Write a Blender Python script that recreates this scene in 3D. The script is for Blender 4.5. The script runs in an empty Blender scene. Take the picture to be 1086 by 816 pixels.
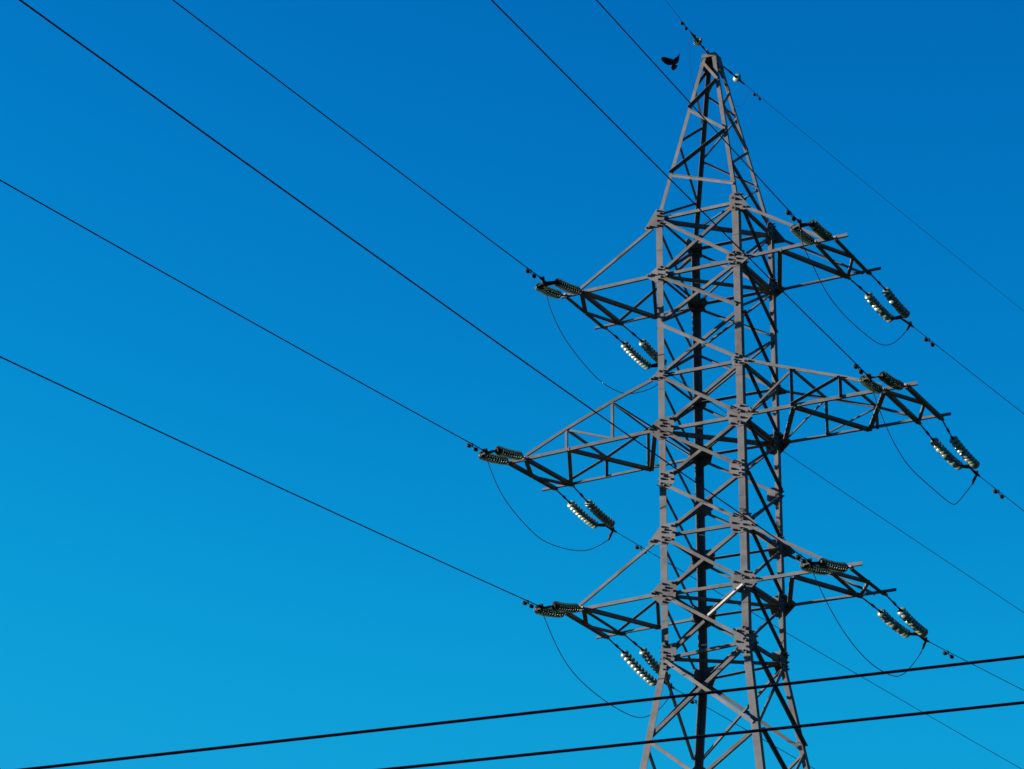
import bpy, bmesh, math, random
from mathutils import Vector as V, Matrix, Quaternion
random.seed(7)
sc = bpy.context.scene
COL = sc.collection

# ---------------------------------------------------------------- survey
# tower frame = world frame: X along the crossarms, Y along the line, Z up, metres
ARMS = {'LB': {'f': {'P': (-2.624, 1.312, 24.404),
              'b1': (-3.788, 1.312, 24.39),
              'b2': (-4.322, 1.312, 24.362),
              'te': (-3.817, 1.312, 24.522),
              'tip': (-4.637, 1.312, 24.361),
              'tr': (-1.34, 1.312, 26.023)},
        'n': {'b1': (-3.71, -1.312, 24.422),
              'b2': (-4.278, -1.312, 24.375),
              'te': (-3.769, -1.312, 24.569),
              'tip': (-4.413, -1.312, 24.366),
              'tr': (-1.467, -1.312, 26.041)}},
 'LM': {'f': {'P': (-2.803, 1.312, 29.268),
              'b1': (-5.456, 1.312, 29.235),
              'b2': (-6.018, 1.312, 29.206),
              'n1': (-2.88, 1.312, 30.552),
              'n2': (-4.257, 1.312, 29.874),
              'n2b': (-4.292, 1.312, 29.284),
              'te': (-5.551, 1.312, 29.34),
              'tip': (-6.443, 1.312, 29.199),
              'tr': (-1.335, 1.312, 30.998)},
        'n': {'b1': (-5.59, -1.312, 29.216),
              'b2': (-6.152, -1.312, 29.192),
              'n1': (-2.793, -1.312, 30.501),
              'n1b': (-2.817, -1.312, 29.316),
              'n2': (-4.277, -1.312, 29.914),
              'n2b': (-4.231, -1.312, 29.28),
              'te': (-5.466, -1.312, 29.371),
              'tip': (-6.277, -1.312, 29.184),
              'tr': (-1.492, -1.312, 30.937)}},
 'LT': {'f': {'P': (-2.585, 1.312, 34.089),
              'b1': (-3.784, 1.312, 34.137),
              'b2': (-4.326, 1.312, 34.117),
              'te': (-3.768, 1.312, 34.211),
              'tip': (-4.646, 1.312, 34.117),
              'tr': (-1.243, 1.312, 35.845)},
        'n': {'b1': (-3.761, -1.312, 34.146),
              'b2': (-4.261, -1.312, 34.125),
              'te': (-3.729, -1.312, 34.291),
              'tip': (-4.449, -1.312, 34.116),
              'tr': (-1.431, -1.312, 35.699)}},
 'RB': {'f': {'b1': (3.55, 1.312, 24.5),
              'b2': (4.28, 1.312, 24.466),
              'te': (3.893, 1.312, 24.534),
              'tip': (4.631, 1.312, 24.511),
              'tr': (1.334, 1.312, 26.054)},
        'n': {'P': (2.625, -1.312, 24.468),
              'b1': (3.766, -1.312, 24.45),
              'b2': (4.365, -1.312, 24.443),
              'te': (3.841, -1.312, 24.612),
              'tip': (4.666, -1.312, 24.518),
              'tr': (1.357, -1.312, 26.108)}},
 'RM': {'f': {'b1': (5.514, 1.312, 29.324),
              'b2': (6.185, 1.312, 29.329),
              'n1': (2.78, 1.312, 30.517),
              'n1b': (2.81, 1.312, 29.385),
              'n2': (4.3, 1.312, 29.988),
              'q': (4.044, 1.312, 29.345),
              'te': (5.272, 1.312, 29.545),
              'tip': (6.48, 1.312, 29.39),
              'tr': (1.401, 1.312, 30.998)},
        'n': {'b1': (5.518, -1.312, 29.371),
              'b2': (6.174, -1.312, 29.369),
              'n1': (2.807, -1.312, 30.496),
              'n1b': (2.827, -1.312, 29.362),
              'n2': (4.256, -1.312, 29.99),
              'n2b': (4.275, -1.312, 29.399),
              'te': (5.307, -1.312, 29.575),
              'tip': (6.474, -1.312, 29.392),
              'tr': (1.399, -1.312, 31.027)}},
 'RT': {'f': {'b1': (3.579, 1.312, 34.177),
              'b2': (4.237, 1.312, 34.187),
              'te': (3.957, 1.312, 34.244),
              'tip': (4.617, 1.312, 34.228),
              'tr': (1.431, 1.312, 35.858)},
        'n': {'P': (2.564, -1.312, 34.186),
              'b1': (3.69, -1.312, 34.17),
              'b2': (4.291, -1.312, 34.176),
              'te': (3.923, -1.312, 34.253),
              'tip': (4.635, -1.312, 34.22),
              'tr': (1.435, -1.312, 35.823)}}}
STRINGS = {'LBf': {'clamp': (-3.744, 4.419, 23.554),
         'damp': [(-3.616, 5.703, 23.398), (-3.58, 6.063, 23.348)],
         's1': ((-3.788, 1.312, 24.39), (-3.685, 2.347, 24.162), (-3.54, 3.793, 23.634)),
         's2': ((-4.322, 1.312, 24.362), (-4.233, 2.201, 24.124), (-4.059, 3.941, 23.577)),
         'wire': [(-3.608, 5.785, 23.373), (-2.969, 12.172, 22.97)]},
 'LBn': {'clamp': (-3.855, -3.63, 23.84),
         'damp': [(-3.793, -4.658, 23.712), (-3.811, -4.357, 23.728)],
         's1': ((-3.71, -1.312, 24.422), (-3.679, -1.836, 24.276), (-3.591, -3.297, 23.935)),
         's2': ((-4.278, -1.312, 24.375), (-4.26, -1.608, 24.271), (-4.161, -3.262, 23.912)),
         'wire': [(-3.803, -4.499, 23.757), (-2.333, -28.995, 21.787)]},
 'LMf': {'clamp': (-5.461, 4.07, 28.619),
         'damp': [(-5.325, 5.434, 28.465), (-5.27, 5.984, 28.426)],
         's1': ((-5.456, 1.312, 29.235), (-5.37, 2.169, 28.943), (-5.23, 3.572, 28.617)),
         's2': ((-6.018, 1.312, 29.206), (-5.938, 2.114, 28.983), (-5.792, 3.567, 28.672)),
         'wire': [(-5.404, 4.639, 28.536), (-2.572, 32.963, 27.283)]},
 'LMn': {'clamp': (-5.741, -3.477, 28.754),
         'damp': [(-5.678, -4.522, 28.572), (-5.699, -4.185, 28.573)],
         's1': ((-5.59, -1.312, 29.216), (-5.566, -1.718, 29.168), (-5.477, -3.202, 28.843)),
         's2': ((-6.152, -1.312, 29.192), (-6.138, -1.545, 29.171), (-6.041, -3.156, 28.795)),
         'wire': [(-5.686, -4.399, 28.557), (-4.327, -27.049, 26.857)]},
 'LTf': {'clamp': (-3.746, 4.409, 33.648),
         's1': ((-3.784, 1.312, 34.137), (-3.665, 2.501, 33.964), (-3.533, 3.825, 33.684)),
         's2': ((-4.326, 1.312, 34.117), (-4.22, 2.37, 33.952), (-4.074, 3.835, 33.674)),
         'wire': [(-3.715, 4.719, 33.607), (-1.13, 30.57, 32.6)]},
 'LTn': {'clamp': (-3.876, -3.571, 33.683),
         'damp': [(-3.817, -4.545, 33.467), (-3.834, -4.255, 33.496)],
         's1': ((-3.761, -1.312, 34.146), (-3.744, -1.596, 34.064), (-3.655, -3.084, 33.739)),
         's2': ((-4.261, -1.312, 34.125), (-4.227, -1.887, 33.918), (-4.142, -3.291, 33.614)),
         'wire': [(-3.815, -4.578, 33.469), (-2.675, -23.573, 32.441)]},
 'RBf': {'clamp': (4.241, 4.573, 23.965),
         'damp': [(4.363, 5.795, 23.82), (4.411, 6.276, 23.789)],
         's1': ((3.55, 1.312, 24.5), (3.67, 2.508, 24.348), (3.837, 4.185, 24.099)),
         's2': ((4.28, 1.312, 24.466), (4.372, 2.231, 24.228), (4.522, 3.734, 23.917)),
         'wire': [(4.255, 4.718, 23.917), (4.893, 11.093, 24.028)]},
 'RBn': {'clamp': (4.223, -3.94, 23.868),
         'damp': [(4.279, -4.871, 23.746), (4.255, -4.468, 23.763)],
         's1': ((3.766, -1.312, 24.45), (3.793, -1.755, 24.32), (3.9, -3.544, 23.926)),
         's2': ((4.365, -1.312, 24.443), (4.402, -1.927, 24.262), (4.515, -3.819, 23.834)),
         'wire': [(4.285, -4.976, 23.791), (6.366, -39.658, 22.055)]},
 'RMf': {'clamp': (6.143, 4.252, 28.603),
         'damp': [(6.271, 5.528, 28.442), (6.308, 5.9, 28.384)],
         's1': ((5.514, 1.312, 29.324), (5.602, 2.19, 29.062), (5.772, 3.891, 28.773)),
         's2': ((6.185, 1.312, 29.329), (6.251, 1.977, 28.937), (6.403, 3.495, 28.571)),
         'wire': [(6.165, 4.47, 28.582), (6.448, 7.295, 28.41)]},
 'RMn': {'clamp': (5.989, -3.69, 28.819),
         'damp': [(6.057, -4.827, 28.692), (6.036, -4.48, 28.71)],
         's1': ((5.518, -1.312, 29.371), (5.547, -1.803, 29.2), (5.631, -3.191, 28.993)),
         's2': ((6.174, -1.312, 29.369), (6.212, -1.94, 29.139), (6.307, -3.524, 28.858)),
         'wire': [(6.071, -5.05, 28.641), (7.386, -26.982, 28.115)]},
 'RTf': {'clamp': (4.236, 4.593, 33.766),
         'damp': [(4.342, 5.648, 33.599), (4.383, 6.062, 33.589)],
         's1': ((3.579, 1.312, 34.177), (3.699, 2.516, 34.063), (3.848, 4.002, 33.791)),
         's2': ((4.237, 1.312, 34.187), (4.336, 2.305, 34.011), (4.474, 3.68, 33.682)),
         'wire': [(4.239, 4.617, 33.698), (5.024, 12.471, 33.505)]},
 'RTn': {'clamp': (4.129, -3.622, 33.757),
         'damp': [(4.183, -4.527, 33.689), (4.164, -4.199, 33.688)],
         's1': ((3.69, -1.312, 34.17), (3.719, -1.788, 34.007), (3.805, -3.229, 33.807)),
         's2': ((4.291, -1.312, 34.176), (4.331, -1.976, 33.93), (4.414, -3.367, 33.767)),
         'wire': [(4.166, -4.247, 33.661), (4.968, -17.601, 33.428)]}}
JUMPERS = {'LB': [(-3.854, -3.575, 23.747), (-3.852, -3.433, 23.569), (-3.841, -2.627, 22.863), (-3.827, -1.604, 22.378), (-3.805, -0.037, 22.106),
        (-3.785, 1.479, 22.031), (-3.771, 2.478, 22.138), (-3.757, 3.506, 22.561), (-3.744, 4.41, 23.263)],
 'LM': [(-5.74, -3.449, 28.649), (-5.734, -3.277, 28.39), (-5.705, -2.513, 27.685), (-5.657, -1.206, 27.218), (-5.612, 0.007, 27.026),
        (-5.542, 1.883, 27.307), (-5.504, 2.915, 27.7), (-5.47, 3.836, 28.233)],
 'LT': [(-3.874, -3.456, 33.535), (-3.872, -3.33, 33.288), (-3.868, -3.084, 32.92), (-3.854, -2.193, 32.292), (-3.824, -0.385, 31.808),
        (-3.805, 0.807, 31.803), (-3.79, 1.736, 31.972), (-3.771, 2.883, 32.459), (-3.756, 3.8, 32.979), (-3.747, 4.338, 33.465)],
 'RB': [(4.223, -3.824, 23.747), (4.224, -3.68, 23.566), (4.225, -2.922, 23.078), (4.228, -1.577, 22.486), (4.232, 0.083, 22.15),
        (4.235, 1.713, 22.199), (4.236, 2.433, 22.393), (4.238, 3.023, 22.687), (4.24, 3.976, 23.347), (4.24, 4.309, 23.646)],
 'RM': [(5.991, -3.57, 28.726), (5.994, -3.438, 28.441), (6.004, -2.917, 27.961), (6.018, -2.197, 27.494), (6.038, -1.187, 27.126),
        (6.064, 0.157, 27.04), (6.099, 1.958, 26.999), (6.11, 2.564, 27.212), (6.136, 3.877, 28.175)],
 'RT': [(4.13, -3.571, 33.578), (4.131, -3.433, 33.122), (4.141, -2.733, 32.759), (4.152, -1.866, 32.311), (4.17, -0.494, 32.094),
        (4.193, 1.308, 32.108), (4.207, 2.331, 32.26), (4.22, 3.339, 32.731), (4.233, 4.331, 33.486)]}
EARTH = {'f': {'at': (0.036, 0.628, 41.657),
       'd0': (0.116, 1.43, 41.643),
       'd1': (0.145, 1.719, 41.625),
       'damp': [(0.242, 2.688, 41.653), (0.266, 2.93, 41.644)],
       'jump': [(0.205, 1.973, 41.582), (0.412, 1.677, 41.118), (0.502, 1.318, 40.64), (0.514, 0.916, 40.261), (0.519, 0.51, 40.09)],
       'l': (0.11, 1.373, 41.65),
       'wire': [(0.168, 1.953, 41.63), (2.204, 22.308, 41.364)]},
 'n': {'at': (-0.001, -0.259, 41.631),
       'd0': (0.042, -0.963, 41.618),
       'd1': (0.067, -1.387, 41.63),
       'damp': [(0.127, -2.382, 41.494), (0.111, -2.116, 41.533)],
       'jump': [(0.07, -1.663, 41.543), (-0.146, -1.29, 41.238), (-0.317, -0.891, 40.834), (-0.393, -0.442, 40.395)],
       'l': (0.035, -0.846, 41.628),
       'wire': [(0.083, -1.656, 41.606), (0.195, -3.528, 41.695)]}}
CABLES = [((20.199, -55.412, 5.475), (25.252, -52.671, 6.187)), ((22.078, -54.393, 5.492), (25.237, -52.679, 5.908))]
BIRD = (0.41, -3.59, 39.66)
SKY_CURVE = {'Red': (4.0, 0.011, 0.5), 'Green': (1.6, 0.57, 2.05), 'Blue': (1.0, 1.16, 4.1)}
SKY_STR, EXPO = 0.055, 1.65

W = 1.3125                       # half width of the shaft
Z = {'A': 35.99, 'B': 34.173, 'B2': 32.667, 'C': 31.041, 'D': 29.373, 'E': 27.791,
     'F': 26.199, 'G': 24.493, 'H': 22.725, 'I': 20.34, 'J': 17.5}
ZCAP, WCAP = 41.62, 0.195
ZBREAK = 22.65

def half(z):
    if z > Z['A']:
        return W + (WCAP - W) * (z - Z['A']) / (ZCAP - Z['A'])
    if z < ZBREAK:
        return W + 0.152 * (ZBREAK - z)
    return W

CORNER = {'L': (-1, -1), 'F': (1, -1), 'R': (1, 1), 'B': (-1, 1)}
FACES = [('L', 'F', V((0, -1, 0))), ('F', 'R', V((1, 0, 0))),
         ('B', 'R', V((0, 1, 0))), ('L', 'B', V((-1, 0, 0)))]

def lz(level, corner):
    if level == 'H':
        return 22.637 if corner in 'LB' else 22.812
    return Z[level]

def heel(c, z):
    a, b = CORNER[c]
    w = half(z)
    return V((a * w, b * w, z))

def node(c, other, n, z, inset=0.0, off=0.0):
    p, q = heel(c, z), heel(other, z)
    return p + (q - p).normalized() * inset + n * off

# ---------------------------------------------------------------- materials
def nt(name):
    m = bpy.data.materials.new(name)
    m.use_nodes = True
    t = m.node_tree
    return m, t, t.nodes['Principled BSDF']

def mottled(name, c1, c2, rough=0.65, metal=0.0, scale=3.0, spec=0.5, rust=None, bump=0.0, vary=0.0):
    m, t, b = nt(name)
    tc = t.nodes.new('ShaderNodeTexCoord')
    n = t.nodes.new('ShaderNodeTexNoise')
    n.inputs['Scale'].default_value = scale
    n.inputs['Detail'].default_value = 6
    n.inputs['Roughness'].default_value = 0.7
    t.links.new(tc.outputs['Object'], n.inputs['Vector'])
    r = t.nodes.new('ShaderNodeValToRGB')
    r.color_ramp.elements[0].position = 0.35
    r.color_ramp.elements[1].position = 0.65
    r.color_ramp.elements[0].color = (*c1, 1)
    r.color_ramp.elements[1].color = (*c2, 1)
    t.links.new(n.outputs['Fac'], r.inputs['Fac'])
    out = r.outputs['Color']
    if rust:
        n2 = t.nodes.new('ShaderNodeTexNoise')
        n2.inputs['Scale'].default_value = 1.3
        n2.inputs['Detail'].default_value = 8
        t.links.new(tc.outputs['Object'], n2.inputs['Vector'])
        r2 = t.nodes.new('ShaderNodeValToRGB')
        r2.color_ramp.elements[0].position = 0.58
        r2.color_ramp.elements[1].position = 0.75
        t.links.new(n2.outputs['Fac'], r2.inputs['Fac'])
        mx = t.nodes.new('ShaderNodeMix')
        mx.data_type = 'RGBA'
        t.links.new(r2.outputs['Color'], mx.inputs[0])
        t.links.new(out, mx.inputs[6])
        mx.inputs[7].default_value = (*rust, 1)
        out = mx.outputs[2]
    if vary:                       # bars were galvanised in different batches and have weathered apart
        oi = t.nodes.new('ShaderNodeObjectInfo')
        mr = t.nodes.new('ShaderNodeMapRange')
        mr.inputs[3].default_value = 1 - vary
        mr.inputs[4].default_value = 1 + vary
        hs = t.nodes.new('ShaderNodeHueSaturation')
        t.links.new(oi.outputs['Random'], mr.inputs[0])
        t.links.new(mr.outputs[0], hs.inputs['Value'])
        t.links.new(out, hs.inputs['Color'])
        out = hs.outputs['Color']
    t.links.new(out, b.inputs['Base Color'])
    b.inputs['Roughness'].default_value = rough
    b.inputs['Metallic'].default_value = metal
    b.inputs['Specular IOR Level'].default_value = spec
    if bump:
        bm_ = t.nodes.new('ShaderNodeBump')
        bm_.inputs['Strength'].default_value = bump
        bm_.inputs['Distance'].default_value = 0.01
        t.links.new(n.outputs['Fac'], bm_.inputs['Height'])
        t.links.new(bm_.outputs['Normal'], b.inputs['Normal'])
    return m

STEEL = mottled('galvanised_steel', (0.070, 0.0645, 0.063), (0.106, 0.0975, 0.095), 0.75, 0.0, 2.5, 0.15, rust=(0.056, 0.040, 0.035), vary=0.16)
WHITE = mottled('pale_new_steel', (0.30, 0.27, 0.235), (0.36, 0.325, 0.29), 0.55, 0.0, 4.0, 0.4)
FITTING = mottled('dark_fitting_steel', (0.007, 0.0065, 0.0065), (0.014, 0.0125, 0.012), 0.65, 0.0, 8.0, 0.12)
SHACKLE = mottled('zinc_shackle', (0.16, 0.13, 0.12), (0.22, 0.19, 0.17), 0.5, 0.0, 9.0)
WIRE = mottled('weathered_aluminium_cable', (0.009, 0.009, 0.011), (0.016, 0.016, 0.019), 0.85, 0.0, 2.0, 0.2)
SHEATH = mottled('black_cable_sheath', (0.006, 0.006, 0.012), (0.010, 0.010, 0.019), 0.6, 0.0, 3.0, 0.15)
FEATHER = mottled('black_feathers', (0.003, 0.003, 0.0035), (0.006, 0.0055, 0.006), 0.8, 0.0, 25.0, 0.2)
CONCRETE = mottled('concrete', (0.25, 0.24, 0.22), (0.36, 0.35, 0.32), 0.9, 0.0, 6.0, 0.2, bump=0.3)
GRASS = mottled('dry_meadow', (0.018, 0.026, 0.010), (0.032, 0.040, 0.016), 0.95, 0.0, 0.4, 0.1)

def glass_mat(name, col, rough, trans):
    m, t, b = nt(name)
    tc = t.nodes.new('ShaderNodeObjectInfo')      # every disc has weathered a little differently
    hs = t.nodes.new('ShaderNodeHueSaturation')
    mr = t.nodes.new('ShaderNodeMapRange')
    mr.inputs[3].default_value = 0.7
    mr.inputs[4].default_value = 1.25
    t.links.new(tc.outputs['Random'], mr.inputs[0])
    t.links.new(mr.outputs[0], hs.inputs['Value'])
    hs.inputs['Color'].default_value = (*col, 1)
    t.links.new(hs.outputs['Color'], b.inputs['Base Color'])
    b.inputs['Roughness'].default_value = rough
    b.inputs['IOR'].default_value = 1.5
    b.inputs['Transmission Weight'].default_value = trans
    b.inputs['Specular IOR Level'].default_value = 0.5
    return m
GLASS = glass_mat('green_glass_lit_top', (0.17, 0.235, 0.185), 0.28, 0.45)  # top of each disc: sunlit glow of the glass put into a paler colour
RIBS = glass_mat('green_glass_shaded_ribs', (0.030, 0.072, 0.045), 0.35, 0.35)  # same glass on the underside, its shade put into a darker green

# ---------------------------------------------------------------- mesh builder
class MB:
    def __init__(s):
        s.v, s.f, s.mi, s.sm = [], [], [], []

    def poly(s, pts, faces, mi=0, smooth=False):
        k = len(s.v)
        s.v += [tuple(p) for p in pts]
        for f in faces:
            s.f.append([k + i for i in f])
            s.mi.append(mi)
            s.sm.append(smooth)

    def prism(s, ring, off, mi=0):
        """closed prism: ring of points swept by vector off"""
        n = len(ring)
        pts = list(ring) + [p + off for p in ring]
        fs = [[i, (i + 1) % n, n + (i + 1) % n, n + i] for i in range(n)]
        fs += [list(range(n))[::-1], list(range(n, 2 * n))]
        s.poly(pts, fs, mi)

    def angle(s, P, Q, n1, n2, a1=0.1, a2=None, t=0.012, mi=0):
        """rolled steel L section, heel from P to Q, flanges along n1 and n2"""
        a2 = a1 if a2 is None else a2
        P, Q, n1, n2 = V(P), V(Q), V(n1), V(n2)
        d = (Q - P).normalized()
        e1 = (n1 - d * n1.dot(d)).normalized()
        e2 = n2 - d * n2.dot(d)
        e2 = (e2 - e1 * e2.dot(e1)).normalized()
        r = [(0, 0), (a1, 0), (a1, t), (t, t), (t, a2), (0, a2)]
        ring = [P + e1 * x + e2 * y for x, y in r]
        n = 6
        pts = ring + [p + (Q - P) for p in ring]
        flip = e1.cross(e2).dot(d) > 0
        fs = [[i, (i + 1) % n, n + (i + 1) % n, n + i] for i in range(n)]
        caps = [[0, 3, 2, 1], [0, 5, 4, 3], [6, 7, 8, 9], [6, 9, 10, 11]]
        fs += caps
        if not flip:
            fs = [f[::-1] for f in fs]
        s.poly(pts, fs, mi)

    def box(s, c, x, y, z, mi=0):
        c, x, y, z = V(c), V(x), V(y), V(z)
        ring = [c - x - y - z, c + x - y - z, c + x + y - z, c - x + y - z]
        s.prism(ring, z * 2, mi)

    def bar(s, P, Q, r1, r2=None, up=V((0, 0, 1)), mi=0):
        P, Q = V(P), V(Q)
        r2 = r1 if r2 is None else r2
        d = (Q - P).normalized()
        x = d.cross(up)
        if x.length < 1e-4:
            x = d.cross(V((1, 0, 0)))
        x.normalize()
        y = x.cross(d)
        ring = [P - x * r1 - y * r2, P + x * r1 - y * r2, P + x * r1 + y * r2, P - x * r1 + y * r2]
        s.prism(ring, Q - P, mi)

    def tube(s, pts, r, n=8, mi=0, rads=None):
        pts = [V(p) for p in pts]
        k = len(s.v)
        m = len(pts)
        ref = None
        for i, p in enumerate(pts):
            d = (pts[min(i + 1, m - 1)] - pts[max(i - 1, 0)]).normalized()
            if ref is None:
                ref = d.orthogonal().normalized()
            ref = (ref - d * ref.dot(d)).normalized()
            y = d.cross(ref)
            rr = rads[i] if rads else r
            for j in range(n):
                a = 2 * math.pi * j / n
                s.v.append(tuple(p + ref * math.cos(a) * rr + y * math.sin(a) * rr))
        for i in range(m - 1):
            for j in range(n):
                j2 = (j + 1) % n
                s.f.append([k + i * n + j, k + i * n + j2, k + (i + 1) * n + j2, k + (i + 1) * n + j])
                s.mi.append(mi)
                s.sm.append(True)
        s.f.append([k + j for j in range(n)][::-1])
        s.f.append([k + (m - 1) * n + j for j in range(n)])
        s.mi += [mi, mi]
        s.sm += [False, False]

    def lathe(s, prof, n=20, mi=0, o=V((0, 0, 0)), d=V((0, 0, 1)), smooth=True, caps=True):
        """profile of (radius, height) turned about axis d through o"""
        d = V(d).normalized()
        x = d.orthogonal().normalized()
        y = d.cross(x)
        k = len(s.v)
        for (r, h) in prof:
            for j in range(n):
                a = 2 * math.pi * j / n
                s.v.append(tuple(V(o) + d * h + (x * math.cos(a) + y * math.sin(a)) * r))
        for i in range(len(prof) - 1):
            for j in range(n):
                j2 = (j + 1) % n
                s.f.append([k + i * n + j, k + i * n + j2, k + (i + 1) * n + j2, k + (i + 1) * n + j])
                s.mi.append(mi)
                s.sm.append(smooth)
        if not caps:
            return
        s.f.append([k + j for j in range(n)][::-1])
        s.f.append([k + (len(prof) - 1) * n + j for j in range(n)])
        s.mi += [mi, mi]
        s.sm += [False, False]

    def bolt(s, p, n, r=0.038, h=0.085):
        """hexagonal bolt end standing h proud of the plate"""
        n = V(n).normalized()
        x = n.orthogonal().normalized()
        y = n.cross(x)
        ring = [V(p) + (x * math.cos(a * math.pi / 3) + y * math.sin(a * math.pi / 3)) * r for a in range(6)]
        s.prism(ring, n * h * 0.55)
        ring = [V(p) + n * h * 0.55 + (x * math.cos(a * math.pi / 3) + y * math.sin(a * math.pi / 3)) * r * 0.6 for a in range(6)]
        s.prism(ring, n * h * 0.45)

    def mesh(s, name, mats, org=V((0, 0, 0))):
        me = bpy.data.meshes.new(name)
        o = V(org)
        me.from_pydata([tuple(V(v) - o) for v in s.v], [], s.f)
        for m in mats:
            me.materials.append(m)
        for p, mi, sm in zip(me.polygons, s.mi, s.sm):
            p.material_index = mi
            p.use_smooth = sm
        bm = bmesh.new()
        bm.from_mesh(me)
        if name == 'insulator_disc':
            bmesh.ops.remove_doubles(bm, verts=bm.verts, dist=1e-5)
        bmesh.ops.recalc_face_normals(bm, faces=bm.faces)
        bm.to_mesh(me)
        bm.free()
        me.update()
        return me

    def build(s, name, mat, parent=None, org=None):
        """one mesh object; its vertices are given in world space, parents carry no rotation"""
        w = world_of(parent) if parent else V((0, 0, 0))
        me = s.mesh(name, mat if isinstance(mat, (list, tuple)) else [mat], org if org is not None else w)
        o = bpy.data.objects.new(name, me)
        COL.objects.link(o)
        if parent:
            o.parent = parent
            if org is not None:
                o.location = V(org) - w
        elif org is not None:
            o.location = V(org)
        return o

def world_of(o):
    p = V((0, 0, 0))
    while o:
        p += o.location
        o = o.parent
    return p

def tag(o, label, cat, group=None):
    o['label'] = label
    o['category'] = cat
    if group:
        o['group'] = group
    return o

def empty(name, loc=(0, 0, 0), parent=None):
    o = bpy.data.objects.new(name, None)
    o.empty_display_size = 0.3
    COL.objects.link(o)
    o.location = loc
    if parent:
        o.parent = parent
    return o

UP = V((0, 0, 1))

# ---------------------------------------------------------------- tower
tower = tag(empty('lattice_tower'), 'tall grey steel lattice power tower with six crossarms and a pointed top', 'power tower')

# legs: shaft, tapering peak and splayed lower body, in one run per corner
for c, (a, b) in CORNER.items():
    m = MB()
    n1, n2 = V((-a, 0, 0)), V((0, -b, 0))
    joints = [ZBREAK, 23.7 + 0.2 * (a > 0), 27.0, 30.3 + 0.3 * (b < 0), 34.95, Z['A']]
    for z0, z1 in zip(joints, joints[1:]):
        m.angle(heel(c, z0 + 0.006), heel(c, z1 - 0.006), n1, n2, 0.2, 0.2, 0.022)
    m.angle(heel(c, Z['A'] - 0.1) * 1.0, heel(c, ZCAP - 0.02), n1, n2, 0.115, 0.115, 0.014)
    m.angle(heel(c, 0.35), heel(c, 11.0), n1, n2, 0.2, 0.2, 0.022)
    m.angle(heel(c, 11.012), heel(c, ZBREAK), n1, n2, 0.2, 0.2, 0.022)
    m.build('leg', STEEL, tower)
    f = MB()
    p = heel(c, 0)
    f.prism([p + V((x * 0.5, y * 0.5, -0.6)) for x, y in ((-1, -1), (1, -1), (1, 1), (-1, 1))], UP * 0.7)
    f.prism([p + V((x * 0.32, y * 0.32, 0.1)) for x, y in ((-1, -1), (1, -1), (1, 1), (-1, 1))], UP * 0.25)
    f.build('footing', CONCRETE, tower)

jit = lambda: random.uniform(0, 0.003)

def brace(name, P, Q, n, off, out, a=0.085, lower=None, parent=tower, mat=None, a2=None, t=0.01, build=True, mb=None):
    """face member from P to Q: one flange in the face, the other along n*out from its upper or lower edge"""
    P, Q = P + n * (off + jit()), Q + n * (off + jit())
    d = (Q - P).normalized()
    e = d.cross(n)
    if e.z < 0:
        e = -e
    if lower:                      # heel at the lower edge
        h, k = -e * a / 2, e
    else:
        h, k = e * a / 2, -e
    m = mb or MB()
    m.angle(P + h, Q + h, k, n * out, a, a2 or a, t)
    if build:
        return m.build(name, mat or STEEL, parent)

panels = ['A', 'B', 'B2', 'C', 'D', 'E', 'F', 'G', 'H', 'I', 'J']
for fi, (c1, c2, n) in enumerate(FACES):
    for i in range(len(panels) - 1):
        top, bot = panels[i], panels[i + 1]
        dz = 0.0
        a = 0.088 if fi == 0 else 0.078
        if bot in 'IJ':
            a = 0.1
        ins = 0.13
        P1, Q1 = node(c1, c2, n, lz(top, c1) - 0.09, ins), node(c2, c1, n, lz(bot, c2) + 0.09, ins)
        P2, Q2 = node(c2, c1, n, lz(top, c2) - 0.09, ins), node(c1, c2, n, lz(bot, c1) + 0.09, ins)
        brace('diagonal_brace', P1, Q1, n, 0.017, 1, a, lower=False)
        if fi == 0 and top == 'G':
            # half of this diagonal has been replaced by a bright new piece
            mid = P2.lerp(Q2, 0.50)
            o = brace('replacement_brace', P2, mid.lerp(P2, 0.1), n, 0.035, 1, 0.115, lower=True, mat=WHITE)
            o['label'] = 'bright new white diagonal brace'
            brace('diagonal_brace', mid.lerp(P2, -0.02), Q2, n, -0.024, -1, a, lower=True)
        else:
            brace('diagonal_brace', P2, Q2, n, -0.024, -1, a, lower=True)
    for lev in ('A', 'B', 'C', 'D', 'F', 'G', 'H'):
        P, Q = node(c1, c2, n, lz(lev, c1), 0.06), node(c2, c1, n, lz(lev, c2), 0.06)
        if fi == 2:
            brace('horizontal_strut', P, Q, n, -0.038, -1, 0.06, lower=True, a2=0.21)
        else:
            brace('horizontal_strut', P, Q, n, -0.038, -1, 0.09, lower=True)
        if fi in (1, 3) and lev in ('B', 'D', 'G'):
            brace('horizontal_strut', P, Q, n, -0.20, -1, 0.08, lower=True)

# plan bracing from the left to the right corner, seen from below as flat dark bars
for lev, dzz in (('A', -0.1), ('B', -0.03), ('D', -0.1), ('G', -0.05), ('H', -0.03)):
    P, Q = heel('L', lz(lev, 'L') + dzz - 0.02), heel('R', lz(lev, 'R') + dzz - 0.02)
    d = (Q - P).normalized()
    m = MB()
    s = d.cross(UP)
    m.angle(P + d * 0.25 + s * 0.05, Q - d * 0.25 + s * 0.05, -s, UP, 0.10, 0.12 if lev in 'AD' else 0.08, 0.012)
    m.build('plan_brace', STEEL, tower)

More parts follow.
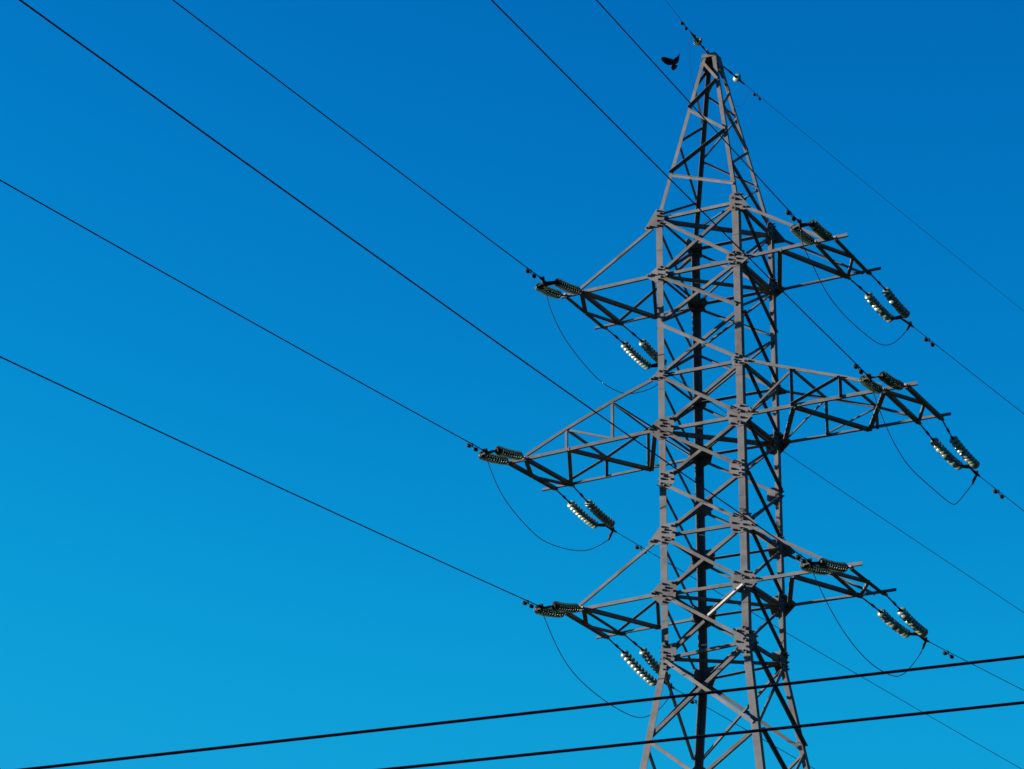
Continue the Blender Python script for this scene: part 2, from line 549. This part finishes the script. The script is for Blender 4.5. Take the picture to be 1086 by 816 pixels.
# peak zigzags
zz_lf = [('L', 41.42), ('F', 40.60), ('L', 39.72), ('F', 38.66), ('L', 37.47), ('F', 36.62)]
zz_fr = [('F', 41.35), ('R', 40.54), ('F', 39.66), ('R', 38.61), ('F', 37.42), ('R', 36.1)]
for (c1, c2, n), zz, swap in ((FACES[0], zz_lf, None), (FACES[1], zz_fr, None),
                              (FACES[2], zz_lf, {'L': 'R', 'F': 'B'}), (FACES[3], zz_fr, {'F': 'B', 'R': 'L'})):
    for i in range(5):
        (ca, za), (cb, zb) = zz[i], zz[i + 1]
        if swap:
            ca, cb = swap[ca], swap[cb]
        za -= 0.03
        zb += 0.03
        P, Q = node(ca, cb, n, za, 0.05), node(cb, ca, n, zb, 0.05)
        dark = (n.y < 0 and i % 2 == 1)
        a = 0.085 if n.y < 0 else (0.09 if n.x > 0 else 0.07)
        if dark:
            brace('peak_brace', P, Q, n, 0.012, 1, 0.07, lower=False, a2=0.11)
        else:
            brace('peak_brace', P, Q, n, 0.014, 1 if n.y < 0 else -1, a, lower=(n.y >= 0), a2=0.05 if n.y < 0 else 0.07)

# peak cap
m = MB()
w = WCAP + 0.015
m.box((0, 0, ZCAP + 0.015), V((w + 0.012, 0, 0)), V((0, w + 0.02, 0)), V((0, 0, 0.012)))
for ax, sg in ((0, 1), (0, -1), (1, 1)):
    nrm = V((sg, 0, 0)) if ax == 0 else V((0, sg, 0))
    tan = V((0, 1, 0)) if ax == 0 else V((1, 0, 0))
    hgt = 0.19
    ring = [nrm * (w + 0.001) + tan * s1 * (w + (0.06 if zz_ < 0 else 0.0)) + V((0, 0, ZCAP + zz_)) + nrm * (0.062 if zz_ < 0 else 0.0)
            for s1, zz_ in ((-1, -2 * hgt), (1, -2 * hgt), (1, 0), (-1, 0))]
    m.prism(ring, nrm * 0.012)
m.box((0, -w - 0.01, ZCAP - 0.04), V((w + 0.02, 0, 0)), V((0, 0.008, 0)), V((0, 0, 0.045)))
for sg in (-1, 1):      # earth-wire lugs
    m.box((0.0, sg * (w + 0.09), ZCAP + 0.04), V((0.02, 0, 0)), V((0, 0.10, 0)), V((0, 0, 0.045)))
m.build('peak_cap', STEEL, tower)

# gusset plates with their bolts
ARMP = [(-.36, 0), (-.05, .29), (.2, .33), (.44, .31), (.5, .1), (.42, -.25), (.2, -.33), (0, -.33)]
ARMS_ = [(-.36, -.02), (-.05, .2), (.2, .22), (.36, .2), (.42, .05), (.30, -.16), (.2, -.24), (0, -.24)]
TIEP = [(-.38, -.30), (-.02, .22), (.2, .27), (.27, .2), (.27, -.27), (.1, -.31), (-.3, -.34)]
TIEQ = [(-.38, -.18), (-.02, .22), (.2, .3), (.46, .3), (.5, .05), (.42, -.27), (.2, -.3), (-.2, -.26)]
TIES = [(-.30, -.13), (-.02, .1), (.2, .16), (.32, .1), (.3, -.14), (.1, -.18), (-.2, -.18)]
PLAIN = [(.003, .25), (.44, .28), (.48, -.08), (.22, -.28), (.003, -.28)]
LOWP = [(.003, .35), (.46, .38), (.44, .05), (.3, -.32), (.003, -.42)]
SIDE = [(.003, .27), (.40, .27), (.52, .08), (.52, -.08), (.40, -.27), (.003, -.27)]
SIDS = [(.003, .14), (.26, .13), (.3, 0), (.26, -.13), (.003, -.14)]
kinds = {'A': (TIEP, SIDE), 'B': (ARMS_, SIDE), 'C': (TIES, SIDS), 'D': (ARMP, SIDE), 'E': (PLAIN, SIDS),
         'F': (TIEQ, SIDE), 'G': (ARMP, SIDE), 'H': (LOWP, SIDE)}
for lev, (pf, ps) in kinds.items():
    for c in CORNER:
        m = MB()
        zc = lz(lev, c) + 0.02
        for c1, c2, n in FACES:
            if c not in (c1, c2):
                continue
            o = c2 if c == c1 else c1
            pol = pf if abs(n.y) > 0.5 else ps
            t = (heel(o, 25) - heel(c, 25)).normalized()
            base = heel(c, min(max(zc, 23), 35.9))
            base.z = zc
            ring = [base + t * x + UP * y + n * 0.002 for x, y in pol]
            m.prism(ring, n * 0.012)
            ys = [y for x, y in pol]
            lo, hi = min(ys) + 0.07, max(ys) - 0.07
            k = max(2, int((hi - lo) / 0.135) + 1)
            for i in range(k):
                y = lo + (hi - lo) * i / (k - 1)
                m.bolt(base + t * 0.07 + UP * y + n * 0.014, n)
                if i % 2 == 0 and k > 2:
                    m.bolt(base + t * 0.155 + UP * (y + 0.06) + n * 0.014, n)
            xm = max(x for x, y in pol)
            if xm > 0.3:
                for i in range(3):
                    y = (lo + 0.04) + (hi - lo - 0.05) * i / 2
                    m.bolt(base + t * (xm - 0.13 + 0.03 * (i == 1)) + UP * y + n * 0.014, n)
            xo = min(x for x, y in pol)
            if xo < -0.1:
                yo = [y for x, y in pol if x == xo][0]
                m.bolt(base + t * (xo + 0.1) + UP * (yo + 0.03) + n * 0.014, n)
                m.bolt(base + t * (xo + 0.2) + UP * (yo + 0.05) + n * 0.014, n)
        m.build('gusset_plate', STEEL, tower)

# unseen lower lattice down to the ground
m = MB()
for c1, c2, n in FACES:
    for z1, z0 in ((17.5, 12.0), (12.0, 6.2), (6.2, 0.6)):
        brace('', node(c1, c2, n, z1, .13), node(c2, c1, n, z0, .13), n, 0.017, 1, 0.1, build=False, mb=m)
        brace('', node(c2, c1, n, z1, .13), node(c1, c2, n, z0, .13), n, -0.024, -1, 0.1, lower=True, build=False, mb=m)
        brace('', node(c1, c2, n, z0, .1), node(c2, c1, n, z0, .1), n, -0.04, -1, 0.1, lower=True, build=False, mb=m)
m.build('lower_lattice', STEEL, tower)

# crossarms
def flat(m, P, Q, a=0.11, b=0.08, dz=-0.016):
    """bar of an arm's plan bracing: wide flange flat under the chords, the other one upright"""
    P, Q = V(P) + UP * (dz - jit()), V(Q) + UP * (dz - jit())
    d = (Q - P).normalized()
    s = d.cross(UP)
    if s.y < -0.02 or (abs(s.y) <= 0.02 and s.x > 0):
        s = -s          # heel and upright flange on the edge towards the road side
    m.angle(P - s * a / 2, Q - s * a / 2, s, UP, a, b, 0.01)

def member(name, parent, P, Q, n, off, a=0.07, out=-1, lower=True, a2=None):
    return brace(name, V(P), V(Q), n, off, out, a, lower=lower, parent=parent, a2=a2)

NF, NB = V((0, -1, 0)), V((0, 1, 0))
for key, d in ARMS.items():
    n_, f_ = d['n'], d['f']
    sx = -1 if key[0] == 'L' else 1
    lev = {'T': 'B', 'M': 'D', 'B': 'G'}[key[1]]
    tl = {'T': 'A', 'M': 'C', 'B': 'F'}[key[1]]
    arm = empty('crossarm', (sx * W, 0, Z[lev]), tower)
    rootn, rootf = V((sx * 1.43, -W, Z[lev])), V((sx * 1.43, W, Z[lev]))
    for root, q, nn in ((rootn, n_, NF), (rootf, f_, NB)):
        m = MB()
        tip = V(q['tip'])
        m.angle(root - UP * 0.04 + nn * 0.016, tip - UP * 0.04 + nn * 0.016, UP, -nn, 0.092, 0.085, 0.01)
        m.build('chord', STEEL, arm)
        m = MB()
        # tie from the upper gusset down to the arm end (through the posts on the long arms)
        r0 = V(q['tr'])
        way = [r0] + [V(q[k]) for k in ('n1', 'n2') if k in q] + [V(q['te'])]
        way[-1] = way[-1] + (way[-1] - way[-2]).normalized() * 0.13
        for P, Q in zip(way, way[1:]):
            if sx < 0 and nn.y > 0:
                brace('', P, Q, nn, 0.018, -1, 0.05, lower=True, build=False, mb=m, a2=0.15)
            else:
                brace('', P, Q, nn, 0.018, -1, 0.082, lower=True, build=False, mb=m, a2=0.06)
        m.build('tie', STEEL, arm)
    for k in ('b1', 'b2'):
        m = MB()
        flat(m, V(n_[k]) + V((0, -0.03, -0.045)), V(f_[k]) + V((0, 0.03, -0.045)), 0.13, 0.09)
        # hanger plates that the insulator shackles hook into
        for q, nn in ((n_, NF), (f_, NB)):
            m.box(V(q[k]) + nn * 0.05 - UP * 0.02, V((0.06, 0, 0)), V((0, 0.07, 0)), V((0, 0, 0.012)))
        m.build('end_beam', STEEL, arm)
    mid = (V(n_['b2']) + V(f_['b2'])) / 2 - UP * 0.05
    ends = [(V(n_['b1']) - UP * 0.05, mid), (mid, V(f_['b1']) - UP * 0.05)]
    for P, Q in ends:
        m = MB()
        flat(m, P, Q, 0.13 if P is not mid else 0.08, 0.07, -0.03)
        m.build('end_brace', STEEL, arm)
    plan = []
    if key in ('LT', 'LB'):
        plan = [(rootn, f_['P'], 0.1), (n_['b1'], f_['P'], 0.13)]
    elif key in ('RT', 'RB'):
        plan = [(rootf, n_['P'], 0.13), (n_['P'], f_['b1'], 0.13)]
    elif key == 'LM':
        plan = [(rootn, f_['P'], 0.13), (n_['n2b'], f_['P'], 0.13), (V(n_['n2b']) + V((0.05, 0, 0)), f_['b1'], 0.11)]
    else:
        plan = [(rootf, n_['n1b'], 0.13), (n_['n1b'], f_['q'], 0.13), (n_['b1'], f_['q'], 0.13)]
    for P, Q, a in plan:
        m = MB()
        flat(m, V(P) - UP * 0.045, V(Q) - UP * 0.045, a, 0.04 if (V(Q) - V(P)).x * (V(Q) - V(P)).y < 0 else 0.1)
        m.build('plan_brace', STEEL, arm)
    if key[1] == 'M':
        for q, nn in ((n_, NF), (f_, NB)):
            b1 = V(q.get('n1b', q.get('P'))); b1.x = q['n1'][0]
            b2 = V(q.get('n2b', q.get('q'))); b2.x = q['n2'][0]; b2.z -= 0.04
            dk = sx > 0 and nn.y < 0          # these posts turn their outstanding leg to the front
            for t_, b_ in (('n1', b1), ('n2', b2)):
                member('post', arm, V(q[t_]), b_, nn, 0.004, 0.07, 1 if dk else -1, lower=not dk, a2=0.085 if dk else 0.07)
            inner, outer = (V(q['n1']) - UP * 0.02, V((sx * 1.5, nn.y * W, Z[lev] + 0.09))), (V(q['n2']) - UP * 0.02, b1 + UP * 0.05)
            member('arm_brace', arm, *outer, nn, -0.012 if not dk else 0.03, 0.06, 1 if dk else -1, lower=not dk, a2=0.09 if dk else 0.06)
            dl = sx < 0 and nn.y < 0
            member('arm_brace', arm, *inner, nn, 0.03 if dl else -0.012, 0.06, 1 if dl else -1, lower=True, a2=0.11 if dl else 0.06)
        for k in ('n1', 'n2'):
            m = MB()
            flat(m, V(n_[k]) - UP * 0.02, V(f_[k]) - UP * 0.02, 0.07, 0.06)
            m.build('cross_strut', STEEL, arm)

# ---------------------------------------------------------------- insulators
def disc_mesh():
    m = MB()
    # metal cap, glass shell with ribs below, axis +Z pointing away from the tower; height one pitch
    m.lathe([(0.0, 0.0), (0.03, 0.002), (0.038, 0.02), (0.042, 0.055), (0.03, 0.062), (0.0, 0.064)], 14, 1)
    m.lathe([(0.03, 0.050), (0.072, 0.058), (0.115, 0.076), (0.133, 0.094), (0.136, 0.104)], 24, 0, caps=False)
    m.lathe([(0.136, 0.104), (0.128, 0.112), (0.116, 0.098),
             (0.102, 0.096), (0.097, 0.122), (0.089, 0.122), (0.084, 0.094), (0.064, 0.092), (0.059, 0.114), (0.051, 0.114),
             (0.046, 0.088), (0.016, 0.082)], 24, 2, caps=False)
    m.lathe([(0.012, 0.06), (0.012, 0.15)], 8, 1)
    return m.mesh('insulator_disc', [GLASS, FITTING, RIBS])
DISC = disc_mesh()

def rot_to(d):
    return V((0, 0, 1)).rotation_difference(V(d).normalized())

POS = {'LT': 'upper left crossarm', 'LM': 'long middle left crossarm', 'LB': 'lower left crossarm',
       'RT': 'upper right crossarm', 'RM': 'long middle right crossarm', 'RB': 'lower right crossarm'}
SIDE_ = {'n': 'near', 'f': 'far'}

def offset(a, b, t):
    return V(a) + (V(b) - V(a)) * t

for key, s in STRINGS.items():
    side = key[2]
    sy = -1 if side == 'n' else 1
    s1, s2 = [[V(p) for p in s[k]] for k in ('s1', 's2')]
    # both strings of a pair are equally long: share one start and one end distance
    yoke_a, yoke_b = s1[2], s2[2]
    org = (yoke_a + yoke_b) / 2
    root = tag(empty('insulator_assembly', org),
               'pair of green glass insulator strings on the %s side of the %s' % (SIDE_[side], POS[key[:2]]),
               'insulator', 'double insulator strings at the crossarm ends')
    clamp = V(s['clamp'])
    for st in (s1, s2):
        at, p0, p1 = st
        d = (p1 - p0).normalized()
        L = (p1 - p0).length
        m = MB()
        m.tube([at + V((0, sy * 0.08, -0.02)), at.lerp(p0, 0.3) + V((0, 0, -0.01)), p0], 0.022, 8)
        m.tube([at.lerp(p0, 0.55), at.lerp(p0, 0.72)], 0.036, 8)
        m.tube([p0 - d * 0.06, p0 + d * 0.02], 0.034, 8)
        m.box(at + V((0, sy * 0.10, -0.02)), V((0.035, 0, 0)), V((0, 0.05, 0)), V((0, 0, 0.035)), 1)
        so = m.build('insulator_string', [FITTING, SHACKLE], root)
        nd = 10
        pitch = L / nd
        sag = 0.05 if side == 'f' else 0.03
        for i in range(nd):
            o = bpy.data.objects.new('insulator_disc', DISC)
            COL.objects.link(o)
            o.parent = so
            t = i / nd
            p = p0 + d * (pitch * i) - UP * sag * 4 * t * (1 - t)
            o.location = p - world_of(so)
            dd = (d - UP * sag * 4 * (1 - 2 * t) / L).normalized()
            o.rotation_mode = 'QUATERNION'
            o.rotation_quaternion = rot_to(dd)
            o.scale = (1.0, 1.0, pitch / 0.146)
    # yoke plate joining the two strings, clamp and jumper lug
    m = MB()
    e1, e2 = yoke_a, yoke_b
    across = (e2 - e1).normalized()
    fw = (clamp - org).normalized()
    th = across.cross(fw).normalized()
    ring = [e1 - across * 0.06 - fw * 0.05, e2 + across * 0.06 - fw * 0.05, e2 + across * 0.05 + fw * 0.06,
            org + across * 0.07 + fw * 0.16, org - across * 0.07 + fw * 0.16, e1 - across * 0.05 + fw * 0.06]
    ring = [p - th * 0.02 for p in ring]
    m.prism(ring, th * 0.04)
    m.box(e1 + fw * 0.02, across * 0.03, fw * 0.06, th * 0.05)
    m.box(e2 + fw * 0.02, across * 0.03, fw * 0.06, th * 0.05)
    m.build('yoke_plate', FITTING, root)
    m = MB()
    wd = (V(s['wire'][-1]) - clamp).normalized()
    m.tube([org + fw * 0.1, org.lerp(clamp, 0.6), clamp - wd * 0.02, clamp + wd * 0.22], 0.03, 8, rads=[0.026, 0.034, 0.048, 0.03])
    m.box(clamp + UP * 0.05, wd * 0.05, wd.cross(UP).normalized() * 0.04, UP * 0.035)
    jp = [V(p) for p in JUMPERS[key[:2]]]
    jj = jp[0] if side == 'n' else jp[-1]
    m.tube([clamp + wd * 0.04, clamp.lerp(jj, 0.6), jj], 0.04, 8, rads=[0.034, 0.042, 0.03])
    m.build('dead_end_clamp', FITTING, root)

# ---------------------------------------------------------------- wires
def resample(P, n):
    """Catmull-Rom through P"""
    P = [V(p) for p in P]
    P = [P[0] * 2 - P[1]] + P + [P[-1] * 2 - P[-2]]
    o = []
    for i in range(1, len(P) - 2):
        for k in range(n):
            t = k / n
            a, b, c, d = P[i - 1], P[i], P[i + 1], P[i + 2]
            o.append(0.5 * ((2 * b) + (c - a) * t + (2 * a - 5 * b + 4 * c - d) * t * t + (3 * b - a - 3 * c + d) * t ** 3))
    o.append(P[-2])
    return o

def smooth(P, k=2):
    P = [V(p) for p in P]
    for _ in range(k):
        P = [P[0]] + [(P[i - 1] + P[i] * 2 + P[i + 1]) / 4 for i in range(1, len(P) - 1)] + [P[-1]]
    return P

def span(start, far, reach, r, curve=0.00022):
    """sagging conductor from start through far, out to reach metres"""
    start, far = V(start), V(far)
    h = V((far.x - start.x, far.y - start.y, 0))
    D = h.length
    h.normalize()
    s = (far.z - start.z) / D - curve * D
    pts = []
    d = 0.0
    while d < reach:
        pts.append(start + h * d + UP * (s * d + curve * d * d))
        d += 1.0 if d < 20 else 5.0
    return pts

def wire_z(pts, p):
    best = min(range(len(pts) - 1), key=lambda i: (V((pts[i].x, pts[i].y)) - V((p.x, p.y))).length)
    a, b = pts[best], pts[best + 1]
    d = b - a
    t = (p - a).dot(d) / d.length_squared
    return a + d * t, d.normalized()

def damper(c, d, label, scale=1.0):
    """vibration damper: two weights on a short messenger cable clipped under the wire"""
    d = V(d)
    root = tag(empty('vibration_damper', c), label, 'wire damper', 'vibration dampers on the wires')
    side = d.cross(UP).normalized()
    dn = d.cross(side).normalized()
    if dn.z > 0:
        dn = -dn
    drop = 0.07 * scale
    m = MB()
    m.bar(V(c) + dn * -0.03, V(c) + dn * drop, 0.02 * scale, 0.028 * scale, d)
    m.build('clamp', FITTING, root)
    m = MB()
    L = 0.22 * scale
    m.tube([V(c) + dn * drop + d * L * t - dn * 0.0 + dn * 0.03 * abs(t) for t in (-1, -0.5, 0, 0.5, 1)], 0.010 * scale, 6)
    m.build('messenger_cable', FITTING, root)
    for sg in (-1, 1):
        m = MB()
        q = V(c) + dn * (drop + 0.03) + d * sg * L
        m.lathe([(0.02, -0.085), (0.048, -0.07), (0.058, 0.0), (0.055, 0.06), (0.03, 0.075)] if True else [], 12, 0, q, d * sg)
        for v in range(len(m.v)):
            p = V(m.v[v])
            m.v[v] = tuple(q + (p - q) * scale)
        m.build('weight', FITTING, root)

for key, s in STRINGS.items():
    side = key[2]
    clamp = V(s['clamp'])
    far = V(s['wire'][-1])
    pts = span(clamp, far, 170.0 if side == 'f' else 110.0, 0.018)
    m = MB()
    m.tube(pts, 0.0155 if side == 'n' else 0.011, 8)
    o = m.build('conductor', WIRE, None, pts[0])
    where = 'from the %s side of the %s %s' % (SIDE_[side], POS[key[:2]],
            'rising overhead' if side == 'n' else 'going away')
    tag(o, 'thin dark conductor ' + where, 'wire', 'conductor wires')
    if 'damp' in s:
        a, b = V(s['damp'][0]), V(s['damp'][1])
        c, d = wire_z(pts, (a + b) / 2)
        damper(c, d, 'small two-weight damper on the %s conductor of the %s' % (SIDE_[side], POS[key[:2]]))

for key, P in JUMPERS.items():
    pts = smooth(resample(P, 6), 6)
    m = MB()
    m.tube(pts, 0.0125, 8)
    o = m.build('jumper_wire', WIRE, None, pts[0])
    tag(o, 'slack jumper wire looping below the %s' % POS[key], 'wire', 'jumper loops under the crossarms')

for side, g in EARTH.items():
    at, l, d0, d1 = [V(g[k]) for k in ('at', 'l', 'd0', 'd1')]
    nm = SIDE_[side]
    d = (d1 - d0).normalized()
    root = tag(empty('ground_wire_insulator', d0), 'single pale glass insulator on the %s side of the tower peak' % nm, 'insulator',
               'single insulators at the tower peak')
    m = MB()
    m.tube([at, at.lerp(l, 0.5), l, d0], 0.02, 8, rads=[0.02, 0.022, 0.02, 0.03])
    m.tube([at.lerp(l, 0.62), at.lerp(l, 0.85)], 0.034, 8)
    m.build('link_rod', FITTING, root)
    o = bpy.data.objects.new('insulator_disc', DISC)
    COL.objects.link(o)
    o.parent = root
    o.location = d * 0.02
    o.rotation_mode = 'QUATERNION'
    o.rotation_quaternion = rot_to(d)
    o.scale = (1.05, 1.05, 1.25)
    pts = span(d1, g['wire'][-1] if side == 'f' else V(d1) + (V(g['wire'][-1]) - V(d1)).normalized() * 2.2 - UP * 0.0, 150.0 if side == 'f' else 90, 0.01,
               curve=0.0002)
    m = MB()
    m.tube([d0 + d * 0.12, d1, pts[0].lerp(pts[1], 0.35)], 0.03, 8, rads=[0.022, 0.038, 0.02])
    m.box(d1 + UP * 0.04, d * 0.06, d.cross(UP).normalized() * 0.025, UP * 0.03)
    m.build('dead_end_clamp', FITTING, root)
    m = MB()
    m.tube(pts, 0.0065, 6)
    o = m.build('ground_wire', WIRE, None, pts[0])
    tag(o, 'very thin ground wire from the tower peak, %s' % ('up over the viewer' if side == 'n' else 'away to the right'), 'wire', 'ground wires at the peak')
    a, b = V(g['damp'][0]), V(g['damp'][1])
    c, dd = wire_z(pts, (a + b) / 2)
    damper(c, dd, 'small two-weight damper on the %s ground wire beside the peak' % nm, 0.75)
    pts = smooth(resample([d1] + list(g['jump']), 6), 3)
    m = MB()
    m.tube(pts, 0.0055, 6)
    o = m.build('bonding_wire', WIRE, None, pts[0])
    tag(o, 'hair-thin bonding wire hanging from the %s peak insulator to a tower leg' % nm, 'wire', 'bonding wires at the peak')

# two low cables close to the viewer
for (p, q), lab in zip(CABLES, ('thick black foreground cable crossing low, the upper of two', 'thick black foreground cable crossing low, the lower of two')):
    p, q = V(p), V(q)
    d = (q - p).normalized()
    pts = [p + d * (t * 1.0) for t in range(-40, 46)]
    mid_ = len(pts) / 2
    pts = [v + UP * 0.00035 * ((i - mid_) ** 2 - 9) for i, v in enumerate(pts)]
    m = MB()
    m.tube(pts, 0.0096, 12)
    o = m.build('overhead_cable', SHEATH, None, pts[0])
    tag(o, lab, 'cable', 'foreground cables')

# ---------------------------------------------------------------- bird
CAM_O, CAM_F, CAM_U, CAM_R = V((30.193, -68.193, 1.6)), V((-0.44344, 0.8177, 0.36705)), V((0.17498, -0.32266, 0.9302)), V((0.87906, 0.47672, 0.0))

def bird():
    c = V(BIRD)
    R_, U_, D_ = CAM_R, CAM_U, CAM_F
    P = lambda x, y, z=0.0: c + (R_ * x + U_ * y + D_ * z)
    m = MB()
    # body from tail root to beak, banking away from the viewer
    ax = [P(-0.04, -0.13, -0.07), P(-0.03, -0.08, -0.03), P(-0.005, -0.01, 0.02), P(0.01, 0.05, 0.08), P(0.025, 0.095, 0.13), P(0.035, 0.12, 0.165), P(0.04, 0.135, 0.205)]
    m.tube(ax, 0.05, 12, rads=[0.024, 0.046, 0.062, 0.058, 0.042, 0.034, 0.006])
    # spread left wing: broad, rounded, with fingered tip
    def sheet(out, th):
        nrm = (out[1] - out[0]).cross(out[-1] - out[0]).normalized()
        m.prism([p - nrm * th for p in out], nrm * th * 2)
    sheet([P(0.0, 0.075, 0.06), P(-0.12, 0.10, 0.0), P(-0.235, 0.13, -0.06), P(-0.32, 0.135, -0.11), P(-0.37, 0.12, -0.14), P(-0.40, 0.09, -0.15),
           P(-0.385, 0.066, -0.15), P(-0.392, 0.04, -0.145), P(-0.362, 0.022, -0.13), P(-0.355, -0.004, -0.125), P(-0.32, -0.018, -0.11), P(-0.30, -0.05, -0.10),
           P(-0.26, -0.065, -0.08), P(-0.215, -0.092, -0.06), P(-0.155, -0.098, -0.03), P(-0.09, -0.09, 0.0), P(-0.02, -0.07, 0.02)], 0.009)
    # right wing raised and foreshortened
    sheet([P(0.0, 0.07, 0.06), P(0.045, 0.135, 0.09), P(0.105, 0.19, 0.13), P(0.135, 0.235, 0.16), P(0.158, 0.305, 0.18), P(0.160, 0.25, 0.18), P(0.155, 0.19, 0.17),
           P(0.15, 0.12, 0.15), P(0.135, 0.05, 0.11), P(0.10, -0.03, 0.07), P(0.04, -0.06, 0.03)], 0.011)
    # fanned tail
    sheet([P(-0.045, -0.085, -0.05), P(0.012, -0.08, -0.04), P(0.068, -0.09, -0.05), P(0.095, -0.11, -0.07), P(0.08, -0.155, -0.09), P(0.055, -0.19, -0.10), P(0.02, -0.225, -0.115),
           P(-0.025, -0.255, -0.12), P(-0.07, -0.25, -0.115), P(-0.095, -0.215, -0.105), P(-0.10, -0.17, -0.09), P(-0.08, -0.12, -0.07)], 0.008)
    o = m.build('bird', FEATHER, None, c)
    md = o.modifiers.new('Remesh', 'REMESH')
    md.mode = 'VOXEL'
    md.voxel_size = 0.006
    tag(o, 'black crow-like bird flying with wings spread beside the tower peak', 'bird')
bird()

# ---------------------------------------------------------------- ground
m = MB()
m.poly([(-3000, -3000, 0), (3000, -3000, 0), (3000, 3000, 0), (-3000, 3000, 0)], [[0, 1, 2, 3]])
g = m.build('ground', GRASS)
g['kind'] = 'structure'

# ---------------------------------------------------------------- light
ALPHA, ELEV = math.radians(66.5), math.radians(15.5)
to_sun = V((-math.sin(ALPHA) * math.cos(ELEV), -math.cos(ALPHA) * math.cos(ELEV), math.sin(ELEV)))
sun = bpy.data.lights.new('sun', 'SUN')
sun.energy = 5.0
sun.angle = math.radians(0.5)
sun.color = (1.0, 0.955, 0.90)
so = bpy.data.objects.new('sun', sun)
COL.objects.link(so)
so.rotation_mode = 'QUATERNION'
so.rotation_quaternion = to_sun.to_track_quat('Z', 'Y')

wd = bpy.data.worlds.new('World')
sc.world = wd
wd.use_nodes = True
t = wd.node_tree
bg = t.nodes['Background']
sky = t.nodes.new('ShaderNodeTexSky')
sky.sky_type = 'NISHITA'
sky.sun_disc = False
sky.sun_elevation = ELEV
sky.sun_rotation = math.atan2(to_sun.x, to_sun.y)
sky.altitude = 200
sky.air_density = 1.0
sky.dust_density = 0.3
sky.ozone_density = 3.0
# colour response of a dry, clear, polarised evening sky: power and gain per channel, limited near the sun
sep = t.nodes.new('ShaderNodeSeparateColor')
com = t.nodes.new('ShaderNodeCombineColor')
t.links.new(sky.outputs['Color'], sep.inputs['Color'])
for ch, (pw, gain, cap) in SKY_CURVE.items():
    chain = sep.outputs[ch]
    for op, val in (('POWER', pw), ('MULTIPLY', gain), ('SMOOTH_MIN', cap)):
        n = t.nodes.new('ShaderNodeMath')
        n.operation = op
        n.inputs[1].default_value = val
        n.inputs[2].default_value = cap * 0.35
        t.links.new(chain, n.inputs[0])
        chain = n.outputs[0]
    t.links.new(chain, com.inputs[ch])
t.links.new(com.outputs['Color'], bg.inputs['Color'])
bg.inputs['Strength'].default_value = SKY_STR

# ---------------------------------------------------------------- camera
cam = bpy.data.cameras.new('camera')
co = bpy.data.objects.new('camera', cam)
COL.objects.link(co)
roll = 0.0075616
R2 = CAM_R * math.cos(roll) + CAM_U * math.sin(roll)
U2 = CAM_U * math.cos(roll) - CAM_R * math.sin(roll)
M = Matrix((R2, U2, -CAM_F)).transposed().to_4x4()
M.translation = CAM_O
co.matrix_world = M
cam.sensor_fit = 'HORIZONTAL'
cam.sensor_width = 36
cam.lens = 36 * 2938.672 / 1086
cam.clip_start = 0.1
cam.clip_end = 8000
sc.camera = co
sc.view_settings.view_transform = 'Standard'
sc.view_settings.look = 'None'
sc.view_settings.exposure = EXPO
sc.view_settings.gamma = 1
sc.cycles.max_bounces = 6
